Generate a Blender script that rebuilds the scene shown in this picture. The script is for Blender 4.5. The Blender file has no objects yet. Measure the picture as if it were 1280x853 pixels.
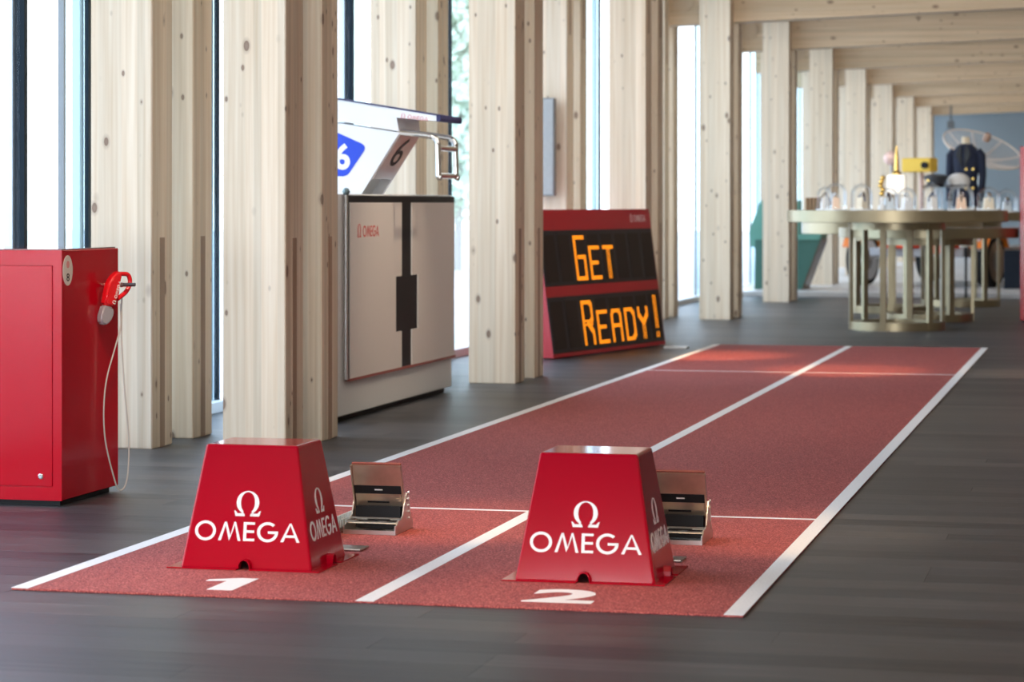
import bpy, bmesh, math, random
from mathutils import Vector, Matrix
random.seed(7)
S = bpy.context.scene; COL = S.collection; R = math.radians
# ------------------------------------------------------------ camera
cam = bpy.data.cameras.new('camera'); camo = bpy.data.objects.new('camera', cam); COL.objects.link(camo)
camo.location = (2.4129, -8.0105, 1.3136); camo.rotation_euler = (R(90), 0, 0.2347)
cam.sensor_width = 36; cam.lens = 3180.4/1280*36; cam.shift_y = -(426.5-254.54)/1280
cam.clip_end = 400
cam.dof.use_dof = True; cam.dof.focus_distance = 11.0; cam.dof.aperture_fstop = 4.0
S.camera = camo
# ------------------------------------------------------------ world, exposure
S.view_settings.view_transform = 'Standard'; S.view_settings.look = 'None'
S.view_settings.gamma = 1; S.view_settings.use_curve_mapping = False; S.view_settings.exposure = 0.12
w = bpy.data.worlds.new('world'); S.world = w; w.use_nodes = True
nt = w.node_tree; bg = nt.nodes['Background']
tc = nt.nodes.new('ShaderNodeTexCoord'); sp = nt.nodes.new('ShaderNodeSeparateXYZ'); cr = nt.nodes.new('ShaderNodeValToRGB')
nt.links.new(tc.outputs['Generated'], sp.inputs[0]); nt.links.new(sp.outputs['Z'], cr.inputs[0])
cr.color_ramp.elements[0].position = 0.0; cr.color_ramp.elements[0].color = (0.80, 0.91, 1.0, 1)
cr.color_ramp.elements[1].position = 0.6; cr.color_ramp.elements[1].color = (0.62, 0.78, 1.0, 1)
nt.links.new(cr.outputs[0], bg.inputs[0]); bg.inputs[1].default_value = 4.6
# ------------------------------------------------------------ lights: added fills and ceiling spots
def lamp(name, kind, loc, target, power, color, size=1.0, size_y=None, angle=60, blend=0.6):
    l = bpy.data.lights.new(name, kind); l.energy = power; l.color = color
    if kind == 'AREA':
        l.shape = 'RECTANGLE'; l.size = size; l.size_y = size_y or size
    if kind == 'SPOT':
        l.spot_size = R(angle); l.spot_blend = blend; l.shadow_soft_size = size
    o = bpy.data.objects.new(name, l); COL.objects.link(o); o.location = loc
    o.rotation_euler = (Vector(target)-Vector(loc)).to_track_quat('-Z', 'Y').to_euler()
    return o
lamp('rear_fill_light', 'AREA', (0.0, -13.8, 1.15), (-0.5, 6, 1.3), 1300, (0.87, 0.94, 1.0), 8, 1.9)  # fill light added low behind the camera to brighten camera-facing surfaces
for yy in (1.5, 7.2, 12.5, 17.8, 23, 28.3, 33.5, 38.6, 44, 49):
    lamp('column_fill_light', 'AREA', (0.2, yy-1.0, 3.3), (-0.8, yy+4.6, 0.6), 48 if yy < 20 else 30, (1.0, 0.95, 0.88), 4.5, 0.3)  # unseen fill lights added under the beams to brighten the column fronts
WARM = (1.0, 0.62, 0.32)
for (x, y, tx, ty, p) in ((-0.4, 0.2, -0.25, 2.05, 60), (0.9, 0.2, 1.15, 2.0, 50), (-0.9, -1.8, -0.7, 0.1, 45), (0.5, -1.8, 0.6, 0.05, 45),
                          (-1.2, 1.0, -1.75, 3.3, 50), (-1.2, 11.6, -1.0, 13.6, 110), (0.2, 9.8, 0.3, 11.9, 90), (2.0, 10.2, 1.9, 12.0, 60)):
    lamp('track_spotlight', 'SPOT', (x, y, 3.3), (tx, ty, 0), p*6, WARM, 0.04, angle=24, blend=0.9)

lamp('track_spotlight', 'SPOT', (-0.3, 7.4, 3.3), (-2.1, 7.6, .95), 110, (1.0, .78, .58), .05, angle=40, blend=1.0)
# ------------------------------------------------------------ materials
MC = {}
def newmat(name):
    m = bpy.data.materials.new(name); m.use_nodes = True
    return m, m.node_tree.nodes, m.node_tree.links, m.node_tree.nodes['Principled BSDF']
def mat(name, col, rough=0.5, metal=0.0, noise=0.0, nscale=20, bump=0.0, emit=0.0, coat=0.0, spec=0.5):
    if name in MC: return MC[name]
    m, N, L, b = newmat(name)
    b.inputs['Base Color'].default_value = (*col, 1); b.inputs['Roughness'].default_value = rough
    b.inputs['Metallic'].default_value = metal; b.inputs['Specular IOR Level'].default_value = spec
    b.inputs['Coat Weight'].default_value = coat; b.inputs['Coat Roughness'].default_value = 0.06
    t = N.new('ShaderNodeTexCoord'); n = N.new('ShaderNodeTexNoise'); n.inputs['Scale'].default_value = nscale
    n.inputs['Detail'].default_value = 3; L.new(t.outputs['Object'], n.inputs['Vector'])
    if noise:
        r = N.new('ShaderNodeValToRGB'); L.new(n.outputs['Fac'], r.inputs[0])
        r.color_ramp.elements[0].position = .3; r.color_ramp.elements[1].position = .7
        r.color_ramp.elements[0].color = (*[c*(1-noise) for c in col], 1); r.color_ramp.elements[1].color = (*[min(1, c*(1+noise)) for c in col], 1)
        L.new(r.outputs[0], b.inputs['Base Color'])
    if bump:
        bp = N.new('ShaderNodeBump'); bp.inputs['Strength'].default_value = bump; bp.inputs['Distance'].default_value = 0.002
        L.new(n.outputs['Fac'], bp.inputs['Height']); L.new(bp.outputs[0], b.inputs['Normal'])
    if emit:
        b.inputs['Emission Color'].default_value = (*col, 1); b.inputs['Emission Strength'].default_value = emit
    MC[name] = m; return m
def ramp(N, stops):
    r = N.new('ShaderNodeValToRGB'); e = r.color_ramp.elements
    while len(e) < len(stops): e.new(0.5)
    for i, (p, c) in enumerate(stops): e[i].position = p; e[i].color = (*c, 1)
    return r
def mix(N, L, mode, fac, a, b):
    m = N.new('ShaderNodeMix'); m.data_type = 'RGBA'; m.blend_type = mode
    if isinstance(fac, float): m.inputs[0].default_value = fac
    else: L.new(fac, m.inputs[0])
    for s, i in ((a, 6), (b, 7)):
        if isinstance(s, tuple): m.inputs[i].default_value = (*s, 1)
        else: L.new(s, m.inputs[i])
    return m.outputs[2]
def wood(name, axis, light, dark, knots=True):
    m, N, L, b = newmat(name)
    t = N.new('ShaderNodeTexCoord'); oi = N.new('ShaderNodeObjectInfo')
    off = N.new('ShaderNodeVectorMath'); off.operation = 'SCALE'; off.inputs[0].default_value = (13.1, 7.7, 19.3)
    L.new(oi.outputs['Random'], off.inputs['Scale'])
    add = N.new('ShaderNodeVectorMath'); add.operation = 'ADD'; L.new(t.outputs['Object'], add.inputs[0]); L.new(off.outputs[0], add.inputs[1])
    def mp(sc):
        v = N.new('ShaderNodeMapping'); v.inputs['Scale'].default_value = sc; L.new(add.outputs[0], v.inputs[0]); return v.outputs[0]
    def ax(a, o): return (o, o, a) if axis == 'Z' else (a, o, o)
    g = N.new('ShaderNodeTexNoise'); g.inputs['Scale'].default_value = 1; g.inputs['Detail'].default_value = 5; L.new(mp(ax(0.9, 42)), g.inputs['Vector'])
    rr = ramp(N, [(.3, dark), (.72, light)]); L.new(g.outputs['Fac'], rr.inputs[0])
    # laminations: flat tonal bands 4.5 cm wide running along the grain
    sn = N.new('ShaderNodeVectorMath'); sn.operation = 'SNAP'; sn.inputs[1].default_value = ax(60.0, 0.045); L.new(add.outputs[0], sn.inputs[0])
    wn = N.new('ShaderNodeTexWhiteNoise'); wn.noise_dimensions = '3D'; L.new(sn.outputs[0], wn.inputs['Vector'])
    lr = ramp(N, [(0, (.86, .86, .84)), (1, (1.06, 1.04, 1.02))]); L.new(wn.outputs['Value'], lr.inputs[0])
    c = mix(N, L, 'MULTIPLY', 1.0, rr.outputs[0], lr.outputs[0])
    if knots:
        for sc, th, seed in ((6.5, .19, 0), (12, .17, 5)):
            v = N.new('ShaderNodeTexVoronoi'); v.inputs['Scale'].default_value = 1; L.new(mp(ax(sc*.55, sc)), v.inputs['Vector'])
            gt = N.new('ShaderNodeSeparateColor'); L.new(v.outputs['Color'], gt.inputs[0])
            k = ramp(N, [(0, (.75, .75, .75)), (th*.55, (.9, .9, .9)), (th*.6, (.35, .35, .35)), (th, (0, 0, 0))]); L.new(v.outputs['Distance'], k.inputs[0])
            q = N.new('ShaderNodeMath'); q.operation = 'GREATER_THAN'; q.inputs[1].default_value = .42; L.new(gt.outputs[0], q.inputs[0])
            mm = N.new('ShaderNodeMath'); mm.operation = 'MULTIPLY'; L.new(k.outputs[0], mm.inputs[0]); L.new(q.outputs[0], mm.inputs[1])
            c = mix(N, L, 'MIX', mm.outputs[0], c, (.17, .095, .06))
    L.new(c, b.inputs['Base Color']); b.inputs['Roughness'].default_value = .55
    return m
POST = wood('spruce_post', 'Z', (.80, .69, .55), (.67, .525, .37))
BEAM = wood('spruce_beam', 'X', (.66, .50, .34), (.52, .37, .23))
INLAY = wood('inlay_wood', 'Z', (.42, .29, .20), (.34, .23, .16), False)
def floor_mat(name, plank):
    m, N, L, b = newmat(name)
    t = N.new('ShaderNodeTexCoord'); geo = N.new('ShaderNodeNewGeometry'); oi = N.new('ShaderNodeObjectInfo')
    mp = N.new('ShaderNodeMapping'); mp.inputs['Scale'].default_value = (1.3, 34, 1); L.new(geo.outputs['Position'], mp.inputs[0])
    n = N.new('ShaderNodeTexNoise'); n.inputs['Scale'].default_value = 1; n.inputs['Detail'].default_value = 7; n.inputs['Roughness'].default_value = .65; L.new(mp.outputs[0], n.inputs['Vector'])
    r = ramp(N, [(.32, (.018, .020, .024)), (.5, (.042, .046, .054)), (.7, (.105, .108, .118))]); L.new(n.outputs['Fac'], r.inputs[0])
    if plank: src = oi.outputs['Random']
    else:
        sn = N.new('ShaderNodeVectorMath'); sn.operation = 'SNAP'; sn.inputs[1].default_value = (1.9, .19, 10); L.new(geo.outputs['Position'], sn.inputs[0])
        wn = N.new('ShaderNodeTexWhiteNoise'); wn.noise_dimensions = '3D'; L.new(sn.outputs[0], wn.inputs['Vector']); src = wn.outputs['Value']
    pr = ramp(N, [(0, (.40, .43, .50)), (.4, (.95, .95, .95)), (.75, (1.25, 1.14, 1.04)), (1, (1.7, 1.5, 1.35))]); L.new(src, pr.inputs[0])
    c = mix(N, L, 'MULTIPLY', 1.0, r.outputs[0], pr.outputs[0]); L.new(c, b.inputs['Base Color'])
    b.inputs['Roughness'].default_value = .42; b.inputs['Specular IOR Level'].default_value = .7
    rg = ramp(N, [(.3, (.36, .36, .36)), (.7, (.50, .50, .50))]); L.new(n.outputs['Fac'], rg.inputs[0]); L.new(rg.outputs[0], b.inputs['Roughness'])
    bp = N.new('ShaderNodeBump'); bp.inputs['Strength'].default_value = .4; bp.inputs['Distance'].default_value = .002
    L.new(n.outputs['Fac'], bp.inputs['Height']); L.new(bp.outputs[0], b.inputs['Normal'])
    return m
PLANK = floor_mat('dark_oak_plank', True); FLOOR = floor_mat('dark_oak_floor', False)
def rubber():
    m, N, L, b = newmat('red_track_rubber')
    t = N.new('ShaderNodeTexCoord')
    n = N.new('ShaderNodeTexNoise'); n.inputs['Scale'].default_value = 170; n.inputs['Detail'].default_value = 2; L.new(t.outputs['Object'], n.inputs['Vector'])
    r = ramp(N, [(.34, (.13, .020, .024)), (.52, (.38, .062, .056)), (.68, (.68, .20, .17))]); L.new(n.outputs['Fac'], r.inputs[0])
    L.new(r.outputs[0], b.inputs['Base Color']); b.inputs['Roughness'].default_value = .75
    bp = N.new('ShaderNodeBump'); bp.inputs['Strength'].default_value = .6; bp.inputs['Distance'].default_value = .003
    L.new(n.outputs['Fac'], bp.inputs['Height']); L.new(bp.outputs[0], b.inputs['Normal']); return m
RUBBER = rubber()
def glassy(name, tint, refl=1.0):
    m = bpy.data.materials.new(name); m.use_nodes = True; N = m.node_tree.nodes; L = m.node_tree.links; N.clear()
    o = N.new('ShaderNodeOutputMaterial'); tr = N.new('ShaderNodeBsdfTransparent'); tr.inputs[0].default_value = (*tint, 1)
    gl = N.new('ShaderNodeBsdfGlossy'); gl.inputs['Roughness'].default_value = .02; fr = N.new('ShaderNodeFresnel'); fr.inputs[0].default_value = 1.45
    mu = N.new('ShaderNodeMath'); mu.operation = 'MULTIPLY'; mu.inputs[1].default_value = refl; L.new(fr.outputs[0], mu.inputs[0])
    mx = N.new('ShaderNodeMixShader'); L.new(mu.outputs[0], mx.inputs[0]); L.new(tr.outputs[0], mx.inputs[1]); L.new(gl.outputs[0], mx.inputs[2]); L.new(mx.outputs[0], o.inputs[0])
    return m
GLASS = glassy('clear_glass', (.97, .985, 1.0), .25); TINT = glassy('blue_tinted_glass', (.80, .90, .94), .25); DOME = glassy('dome_glass', (.99, .995, 1.0), .5)
WHITE = mat('white_paint', (.78, .78, .77), .45); LINE = mat('white_line', (.90, .90, .90), .6, noise=.06, nscale=120)
REDM = mat('red_lacquer', (.37, .001, .013), .09, spec=.3); REDC = mat('red_cabinet', (.46, .001, .011), .16, spec=.25)
REDB = mat('red_board', (.42, .012, .022), .35); LET = mat('white_lettering', (.85, .84, .83), .5)
BLACK = mat('black', (.010, .010, .011), .5, spec=.2); DARKB = mat('dark_profile', (.006, .014, .022), .5, spec=.12)
CHROME = mat('chrome', (.78, .77, .75), .12, 1.0); STEEL = mat('brushed_steel', (.55, .54, .52), .32, 1.0, noise=.08, nscale=60)
BRONZE = mat('worn_aluminium', (.52, .43, .34), .30, .9, noise=.15, nscale=12); BRASS = mat('champagne_brass', (.35, .29, .185), .36, .8, noise=.05, nscale=4)
PALE = mat('pale_blue_profile', (.70, .82, .88), .5); SILL = mat('white_sill', (.80, .82, .84), .5)

# ------------------------------------------------------------ mesh helpers
def bm_(): return bmesh.new()
def box(bm, x0, x1, y0, y1, z0, z1, M=None):
    vs = [bm.verts.new((x, y, z)) for z in (z0, z1) for y in (y0, y1) for x in (x0, x1)]
    for f in ((0, 2, 3, 1), (4, 5, 7, 6), (0, 1, 5, 4), (2, 6, 7, 3), (0, 4, 6, 2), (1, 3, 7, 5)): bm.faces.new([vs[i] for i in f])
    if M is not None: bmesh.ops.transform(bm, matrix=M, verts=vs)
    return bm
def bevbox(x0, x1, y0, y1, z0, z1, r=.004, seg=2):
    bm = box(bm_(), x0, x1, y0, y1, z0, z1)
    bmesh.ops.bevel(bm, geom=bm.edges[:], offset=r, segments=seg, profile=.5, affect='EDGES'); return bm
def lathe(bm, prof, n=24, c=(0, 0, 0), M=None):
    new = []; rings = []
    for r, z in prof:
        if r < 1e-5: v = bm.verts.new((c[0], c[1], c[2]+z)); rings.append([v]*n); new.append(v)
        else:
            ring = [bm.verts.new((c[0]+r*math.cos(2*math.pi*i/n), c[1]+r*math.sin(2*math.pi*i/n), c[2]+z)) for i in range(n)]
            rings.append(ring); new += ring
    for a, b in zip(rings, rings[1:]):
        for i in range(n):
            j = (i+1) % n; q = []
            for v in (a[i], a[j], b[j], b[i]):
                if v not in q: q.append(v)
            if len(q) > 2:
                try: bm.faces.new(q)
                except ValueError: pass
    if M is not None: bmesh.ops.transform(bm, matrix=M, verts=new)
    return bm
def fillet(pts, r, n=4):
    pts = [Vector(p) for p in pts]; out = [pts[0]]
    for a, b, c in zip(pts, pts[1:], pts[2:]):
        rr = min(r, (a-b).length*.45, (c-b).length*.45); p0 = b+(a-b).normalized()*rr; p1 = b+(c-b).normalized()*rr
        for i in range(n+1):
            t = i/n; out.append(p0*(1-t)**2+b*2*t*(1-t)+p1*t*t)
    return out+[pts[-1]]
def tube(bm, pts, r, n=8, closed=False):
    pts = [Vector(p) for p in pts]; rings = []; up = None; m = len(pts)
    for i, p in enumerate(pts):
        t = (pts[min(i+1, m-1)]-pts[max(i-1, 0)]).normalized()
        if up is None: up = t.orthogonal().normalized()
        up = (up-t*up.dot(t)).normalized(); s = t.cross(up); rad = r[i] if isinstance(r, (list, tuple)) else r
        rings.append([bm.verts.new(p+(up*math.cos(2*math.pi*k/n)+s*math.sin(2*math.pi*k/n))*rad) for k in range(n)])
    for a, b in zip(rings, rings[1:]):
        for k in range(n): bm.faces.new((a[k], a[(k+1) % n], b[(k+1) % n], b[k]))
    bm.faces.new(rings[0][::-1]); bm.faces.new(rings[-1]); return bm
def prism(bm, poly, a0, a1, axis='Y', M=None):
    """extrude a 2D outline (u,v) between a0 and a1 along an axis: Y -> (u,a,v), X -> (a,u,v), Z -> (u,v,a)"""
    def P(u, v, a): return {'Y': (u, a, v), 'X': (a, u, v), 'Z': (u, v, a)}[axis]
    A = [bm.verts.new(P(u, v, a0)) for u, v in poly]; B = [bm.verts.new(P(u, v, a1)) for u, v in poly]; n = len(poly)
    bm.faces.new(A); bm.faces.new(B[::-1])
    for i in range(n): bm.faces.new((A[i], B[i], B[(i+1) % n], A[(i+1) % n]))
    bmesh.ops.recalc_face_normals(bm, faces=bm.faces[:])
    if M is not None: bmesh.ops.transform(bm, matrix=M, verts=A+B)
    return bm
def obj(name, bm, m, parent=None, label=None, kind=None, smooth=None, loc=None):
    me = bpy.data.meshes.new(name); bmesh.ops.recalc_face_normals(bm, faces=bm.faces[:])
    bm.to_mesh(me); bm.free(); me.materials.append(m)
    o = bpy.data.objects.new(name, me); COL.objects.link(o)
    if smooth:
        for p in me.polygons: p.use_smooth = True
        me.set_sharp_from_angle(angle=R(smooth))
    if parent: o.parent = parent
    if label: o['label'] = label
    if kind: o['kind'] = kind
    if loc: o.location = loc
    return o
def thing(name, label, cat, loc=(0, 0, 0), rotz=0, group=None):
    o = bpy.data.objects.new(name, None); COL.objects.link(o); o.empty_display_size = .2
    o.location = loc; o.rotation_euler = (0, 0, rotz); o['label'] = label; o['category'] = cat
    if group: o['group'] = group
    return o
def tag(o, label, cat, group=None):
    o['label'] = label; o['category'] = cat
    if group: o['group'] = group
    return o
def share(name, src, parent, loc=(0, 0, 0), rot=None):
    o = bpy.data.objects.new(name, src.data); COL.objects.link(o); o.parent = parent; o.location = loc
    if rot: o.rotation_euler = rot
    return o
# ------------------------------------------------------------ lettering
def stroke(a, b, w_):
    a = Vector(a); b = Vector(b); d = (b-a).normalized(); n = Vector((-d.y, d.x))*w_/2
    return [tuple(a-n), tuple(b-n), tuple(b+n), tuple(a+n)]
def arc(cx, cy, ro, ri, a0, a1, n=28, sy=1.0):
    out = []
    for i in range(n):
        t0 = R(a0+(a1-a0)*i/n); t1 = R(a0+(a1-a0)*(i+1)/n)
        out.append([(cx+ri*math.cos(t0), cy+ri*math.sin(t0)*sy), (cx+ro*math.cos(t0), cy+ro*math.sin(t0)*sy),
                    (cx+ro*math.cos(t1), cy+ro*math.sin(t1)*sy), (cx+ri*math.cos(t1), cy+ri*math.sin(t1)*sy)])
    return out
T_ = .145
def g_O(x): return arc(x+.53, .5, .53, .53-T_, 0, 360, 40), 1.06
def g_M(x):
    return [[(x, 0), (x+.14, 0), (x+.41, 1), (x+.31, 1.0)], [(x+.31, 1), (x+.41, 1), (x+.635, .20), (x+.55, 0)], [(x+.55, 0), (x+.635, .2), (x+.87, 1), (x+.79, 1)][::1],
            [(x+.79, 1), (x+.87, 1), (x+1.14, 0), (x+1.0, 0)]], 1.14
def g_E(x): return [[(x, 0), (x+.15, 0), (x+.15, 1), (x, 1)], [(x+.15, 0), (x+.56, 0), (x+.56, .13), (x+.15, .13)], [(x+.15, .44), (x+.54, .44), (x+.54, .57), (x+.15, .57)], [(x+.15, .87), (x+.56, .87), (x+.56, 1), (x+.15, 1)]], .56
def g_G(x):
    return arc(x+.53, .5, .53, .53-T_, 48, 357, 34)+[[(x+.55, .42), (x+1.055, .42), (x+1.055, .55), (x+.55, .55)]], 1.06
def g_A(x): return [[(x, 0), (x+.15, 0), (x+.52, 1), (x+.44, 1)], [(x+.44, 1), (x+.52, 1), (x+.97, 0), (x+.82, 0)], [(x+.2, .24), (x+.76, .24), (x+.71, .37), (x+.26, .37)]], .97
def word(x=0):
    out = []
    for g in (g_O, g_M, g_E, g_G, g_A): p, wd = g(x); out += p; x += wd+.13
    return out, x-.13
def omega_sign(x=0, w_=1.15, y=0, h=1.0):
    """the horseshoe sign with thick flanks and feet"""
    out = []; n = 40; cx = x+w_/2; rx = w_*.45; ry = h*.46; cy = y+h*.54
    for i in range(n):
        def pt(k):
            t = R(-62+304*k/n); th = .072+.095*abs(math.cos(t))
            return (cx+rx*math.cos(t), cy+ry*math.sin(t)), (cx+(rx-th*w_)*math.cos(t), cy+(ry-th*h*.55)*math.sin(t))
        (o0, i0), (o1, i1) = pt(i), pt(i+1); out.append([i0, o0, o1, i1])
    for s in (-1, 1):
        f = [(cx+s*.10*w_, y), (cx+s*.47*w_, y), (cx+s*.53*w_, y+.22*h), (cx+s*.47*w_, y+.20*h), (cx+s*.40*w_, y+.11*h), (cx+s*.13*w_, y+.11*h)]
        out.append(f); out.append([(cx+s*.13*w_, y+.05*h), (cx+s*.23*w_, y+.05*h), (cx+s*.25*w_, y+.19*h), (cx+s*.19*w_, y+.2*h)])
    return out
def decal(name, polys, origin, ex, ey, m, parent, size=1.0, thick=.0012, sx=1.0, label=None):
    """thin raised letters: 2D polygons laid on the plane spanned by ex, ey"""
    ex = Vector(ex).normalized()*size*sx; ey = Vector(ey).normalized()*size; n = ex.cross(ey).normalized(); bm = bm_(); O = Vector(origin)
    for p in polys:
        a = [bm.verts.new(O+ex*u+ey*v+n*thick) for u, v in p]; b = [bm.verts.new(O+ex*u+ey*v) for u, v in p]; k = len(p)
        bm.faces.new(a); bm.faces.new(b[::-1])
        for i in range(k): bm.faces.new((a[i], b[i], b[(i+1) % k], a[(i+1) % k]))
    return obj(name, bm, m, parent, label)
def text_obj(name, s, origin, ex, ey, height, m, parent, bold=0.0, sx=1.0, thick=.001, centre=True, label=None):
    cu = bpy.data.curves.new(name, 'FONT'); cu.body = s; cu.size = 1; cu.offset = bold; cu.resolution_u = 4; cu.extrude = .5
    to = bpy.data.objects.new(name, cu); COL.objects.link(to); dg = bpy.context.evaluated_depsgraph_get()
    me = bpy.data.meshes.new_from_object(to.evaluated_get(dg)); bpy.data.objects.remove(to)
    xs = [v.co.x for v in me.vertices]; ys = [v.co.y for v in me.vertices]; hh = max(ys)-min(ys); x0, y0 = min(xs), min(ys); wd = max(xs)-x0
    ex = Vector(ex).normalized(); ey = Vector(ey).normalized(); n = ex.cross(ey); k = height/hh; O = Vector(origin)
    for v in me.vertices:
        u = (v.co.x-x0-(wd/2 if centre else 0))*k*sx; q = (v.co.y-y0-(hh/2 if centre else 0))*k
        v.co = O+ex*u+ey*q+n*(thick*(v.co.z+.5))
    me.materials.clear(); me.materials.append(m)
    o = bpy.data.objects.new(name, me); COL.objects.link(o); o.parent = parent
    if label: o['label'] = label
    return o
def letters(origin, ex, ey, m, parent, cap, sx=1.0, x=0):
    for g in (g_O, g_M, g_E, g_G, g_A):
        p, wd = g(x); decal('letter', p, origin, ex, ey, m, parent, cap, sx=sx); x += wd+.13
def line_logo(parent, origin, ex, ey, cap, m, sx=1.0):
    decal('omega_sign', omega_sign(0, 1.1, -.05, 1.25), origin, ex, ey, m, parent, cap, sx=sx)
    letters(origin, ex, ey, m, parent, cap, sx, 1.75)

# ------------------------------------------------------------ structure: floor
bm = box(bm_(), -3.35, 7, -14.5, 6.0, -.06, -.004); floor = obj('floor', bm, mat('screed', (.02, .02, .02), .9), kind='structure')
bm = box(bm_(), -3.35, 7, 6.0, 58, -.06, 0); box(bm, 2.85, 7, -14.5, 6.0, -.004, 0); box(bm, -3.35, 2.85, -14.5, -1.76, -.004, 0)
obj('plank_floor', bm, FLOOR, floor)
PW, PL, gap = .19, 1.9, .0012; cache = {}
for r_ in range(41):
    y = -1.76+r_*PW+.0; 
    if y > 5.99: break
    y1 = min(y+PW, 6.0); offs = random.choice([.2, .55, .95, 1.3, 1.7]) ; x = -3.35
    first = True
    while x < 2.85:
        x1 = min(2.85, x+(offs if first else PL)); first = False
        if x1-x < .05: x = x1; continue
        key = (round(x1-x, 3), round(y1-y, 3))
        if key not in cache:
            b_ = box(bm_(), 0, key[0]-gap, 0, key[1]-gap, -.004, 0); o = obj('plank', b_, PLANK, floor, loc=(x, y, 0)); cache[key] = o
        else: share('plank', cache[key], floor, (x, y, 0))
        x = x1
# far display plinth
bm = bevbox(-3.05, 6.5, 27.75, 56.0, 0, .07, .006); obj('trim_1', bm, mat('pale_plinth', (.60, .57, .55), .35, noise=.12, nscale=1.2), kind='structure')
# walls
obj('wall_far', box(bm_(), -3.35, 7, 56.0, 56.2, 0, 4.6), mat('blue_grey_wall', (.27, .32, .35), .8), kind='structure')
obj('wall_near_blocker', box(bm_(), -3.35, 7.2, -14.8, -14.5, 0, 4.6), mat('charcoal_blocker', (.10, .10, .11), .9), kind='structure')  # unseen dark wall added to keep bright sky out of the marker reflections
obj('wall_right', box(bm_(), 7, 7.2, -14.5, 56.2, 0, 4.6), mat('warm_timber_wall', (.40, .29, .20), .9), kind='structure')
# ceiling with beams
def zb(x): return 3.446+.0335*x
bm = bm_(); prism(bm, [(-3.6, zb(-3.6)+.62), (7.2, zb(7.2)+.62), (7.2, zb(7.2)+.72), (-3.6, zb(-3.6)+.72)], -14.5, 56.2, 'Y')
ceiling = obj('ceiling', bm, mat('ceiling_board', (.55, .45, .34), .8, noise=.08, nscale=3), kind='structure')
FR = [4.77+5.24*k for k in range(10)]
pl0 = None; b0 = None
for k in range(-3, 10):
    y0 = 4.77+5.24*k+.305; 
    if b0 is None:
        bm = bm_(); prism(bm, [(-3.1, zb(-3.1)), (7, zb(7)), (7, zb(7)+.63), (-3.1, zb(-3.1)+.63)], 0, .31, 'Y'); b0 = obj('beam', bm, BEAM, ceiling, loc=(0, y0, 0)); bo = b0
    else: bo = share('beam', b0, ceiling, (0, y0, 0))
    if k >= 0:
        if pl0 is None:
            bm = lathe(bm_(), [(0, 0), (.125, 0), (.125, -.012), (0, -.012)], 28, M=Matrix.Rotation(R(-90), 4, 'X')); pl0 = obj('round_plug', bm, mat('plug_wood', (.52, .38, .25), .6), bo, smooth=40, loc=(-2.45, -.012, 3.64))
        else: share('round_plug', pl0, bo, (-2.45, -.012, 3.64))
# columns
def make_post(x0, x1, top):
    bm = box(bm_(), x0, x1, 0, .30, 0, top); bmesh.ops.bevel(bm, geom=bm.edges[:], offset=.005, segments=2, affect='EDGES'); return bm
protos = {}
rowP = ['thick timber column directly behind the left red lane marker', 'timber column between the white swimming stand and the red scoreboard', 'timber column rising right behind the red scoreboard',
        'timber column behind the far left corner of the running track', 'timber column just left of the round brass tables', 'timber column seen just above the left glass domes',
        'seventh front-row timber column from the camera, behind the glass domes', 'eighth front-row timber column from the camera', 'ninth front-row timber column from the camera', 'last front-row timber column, beside the far blue-grey wall']
rowQ = ['timber column directly behind the red cabinet, nearest the windows', 'window-side timber column behind the white starting platform', 'window-side timber column carrying the grey panel',
        'window-side timber column half hidden beside the one behind the scoreboard', 'window-side timber column left of the green kiosk', 'sixth window-side timber column, right behind the green kiosk',
        'seventh window-side timber column from the camera', 'eighth window-side timber column from the camera', 'ninth window-side timber column from the camera', 'last window-side timber column, beside the far wall']
for row, xr, labs in (('P', -1.872, rowP), ('Q', -2.622, rowQ)):
    top = zb(xr-.2)+.615
    for k, y in enumerate(FR):
        c = thing('timber_column', labs[k], 'column', (xr-.175, y, 0), 0, 'paired timber columns along the windows')
        if row not in protos:
            protos[row] = [obj('post', make_post(-.175, .175, top), POST, c)]
            protos[row].append(obj('inlay_strip', box(bm_(), .174, .1765, .115, .185, 0.0, 1.13), INLAY, protos[row][0]))
            protos[row].append(obj('inlay_strip', box(bm_(), .174, .1765, .115, .185, 2.9, top), INLAY, protos[row][0]))
            rest = [0.625]
        else: rest = [0, .625]
        for dy in rest:
            p = share('post', protos[row][0], c, (0, dy, 0)); share('inlay_strip', protos[row][1], p); share('inlay_strip', protos[row][2], p)
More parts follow.
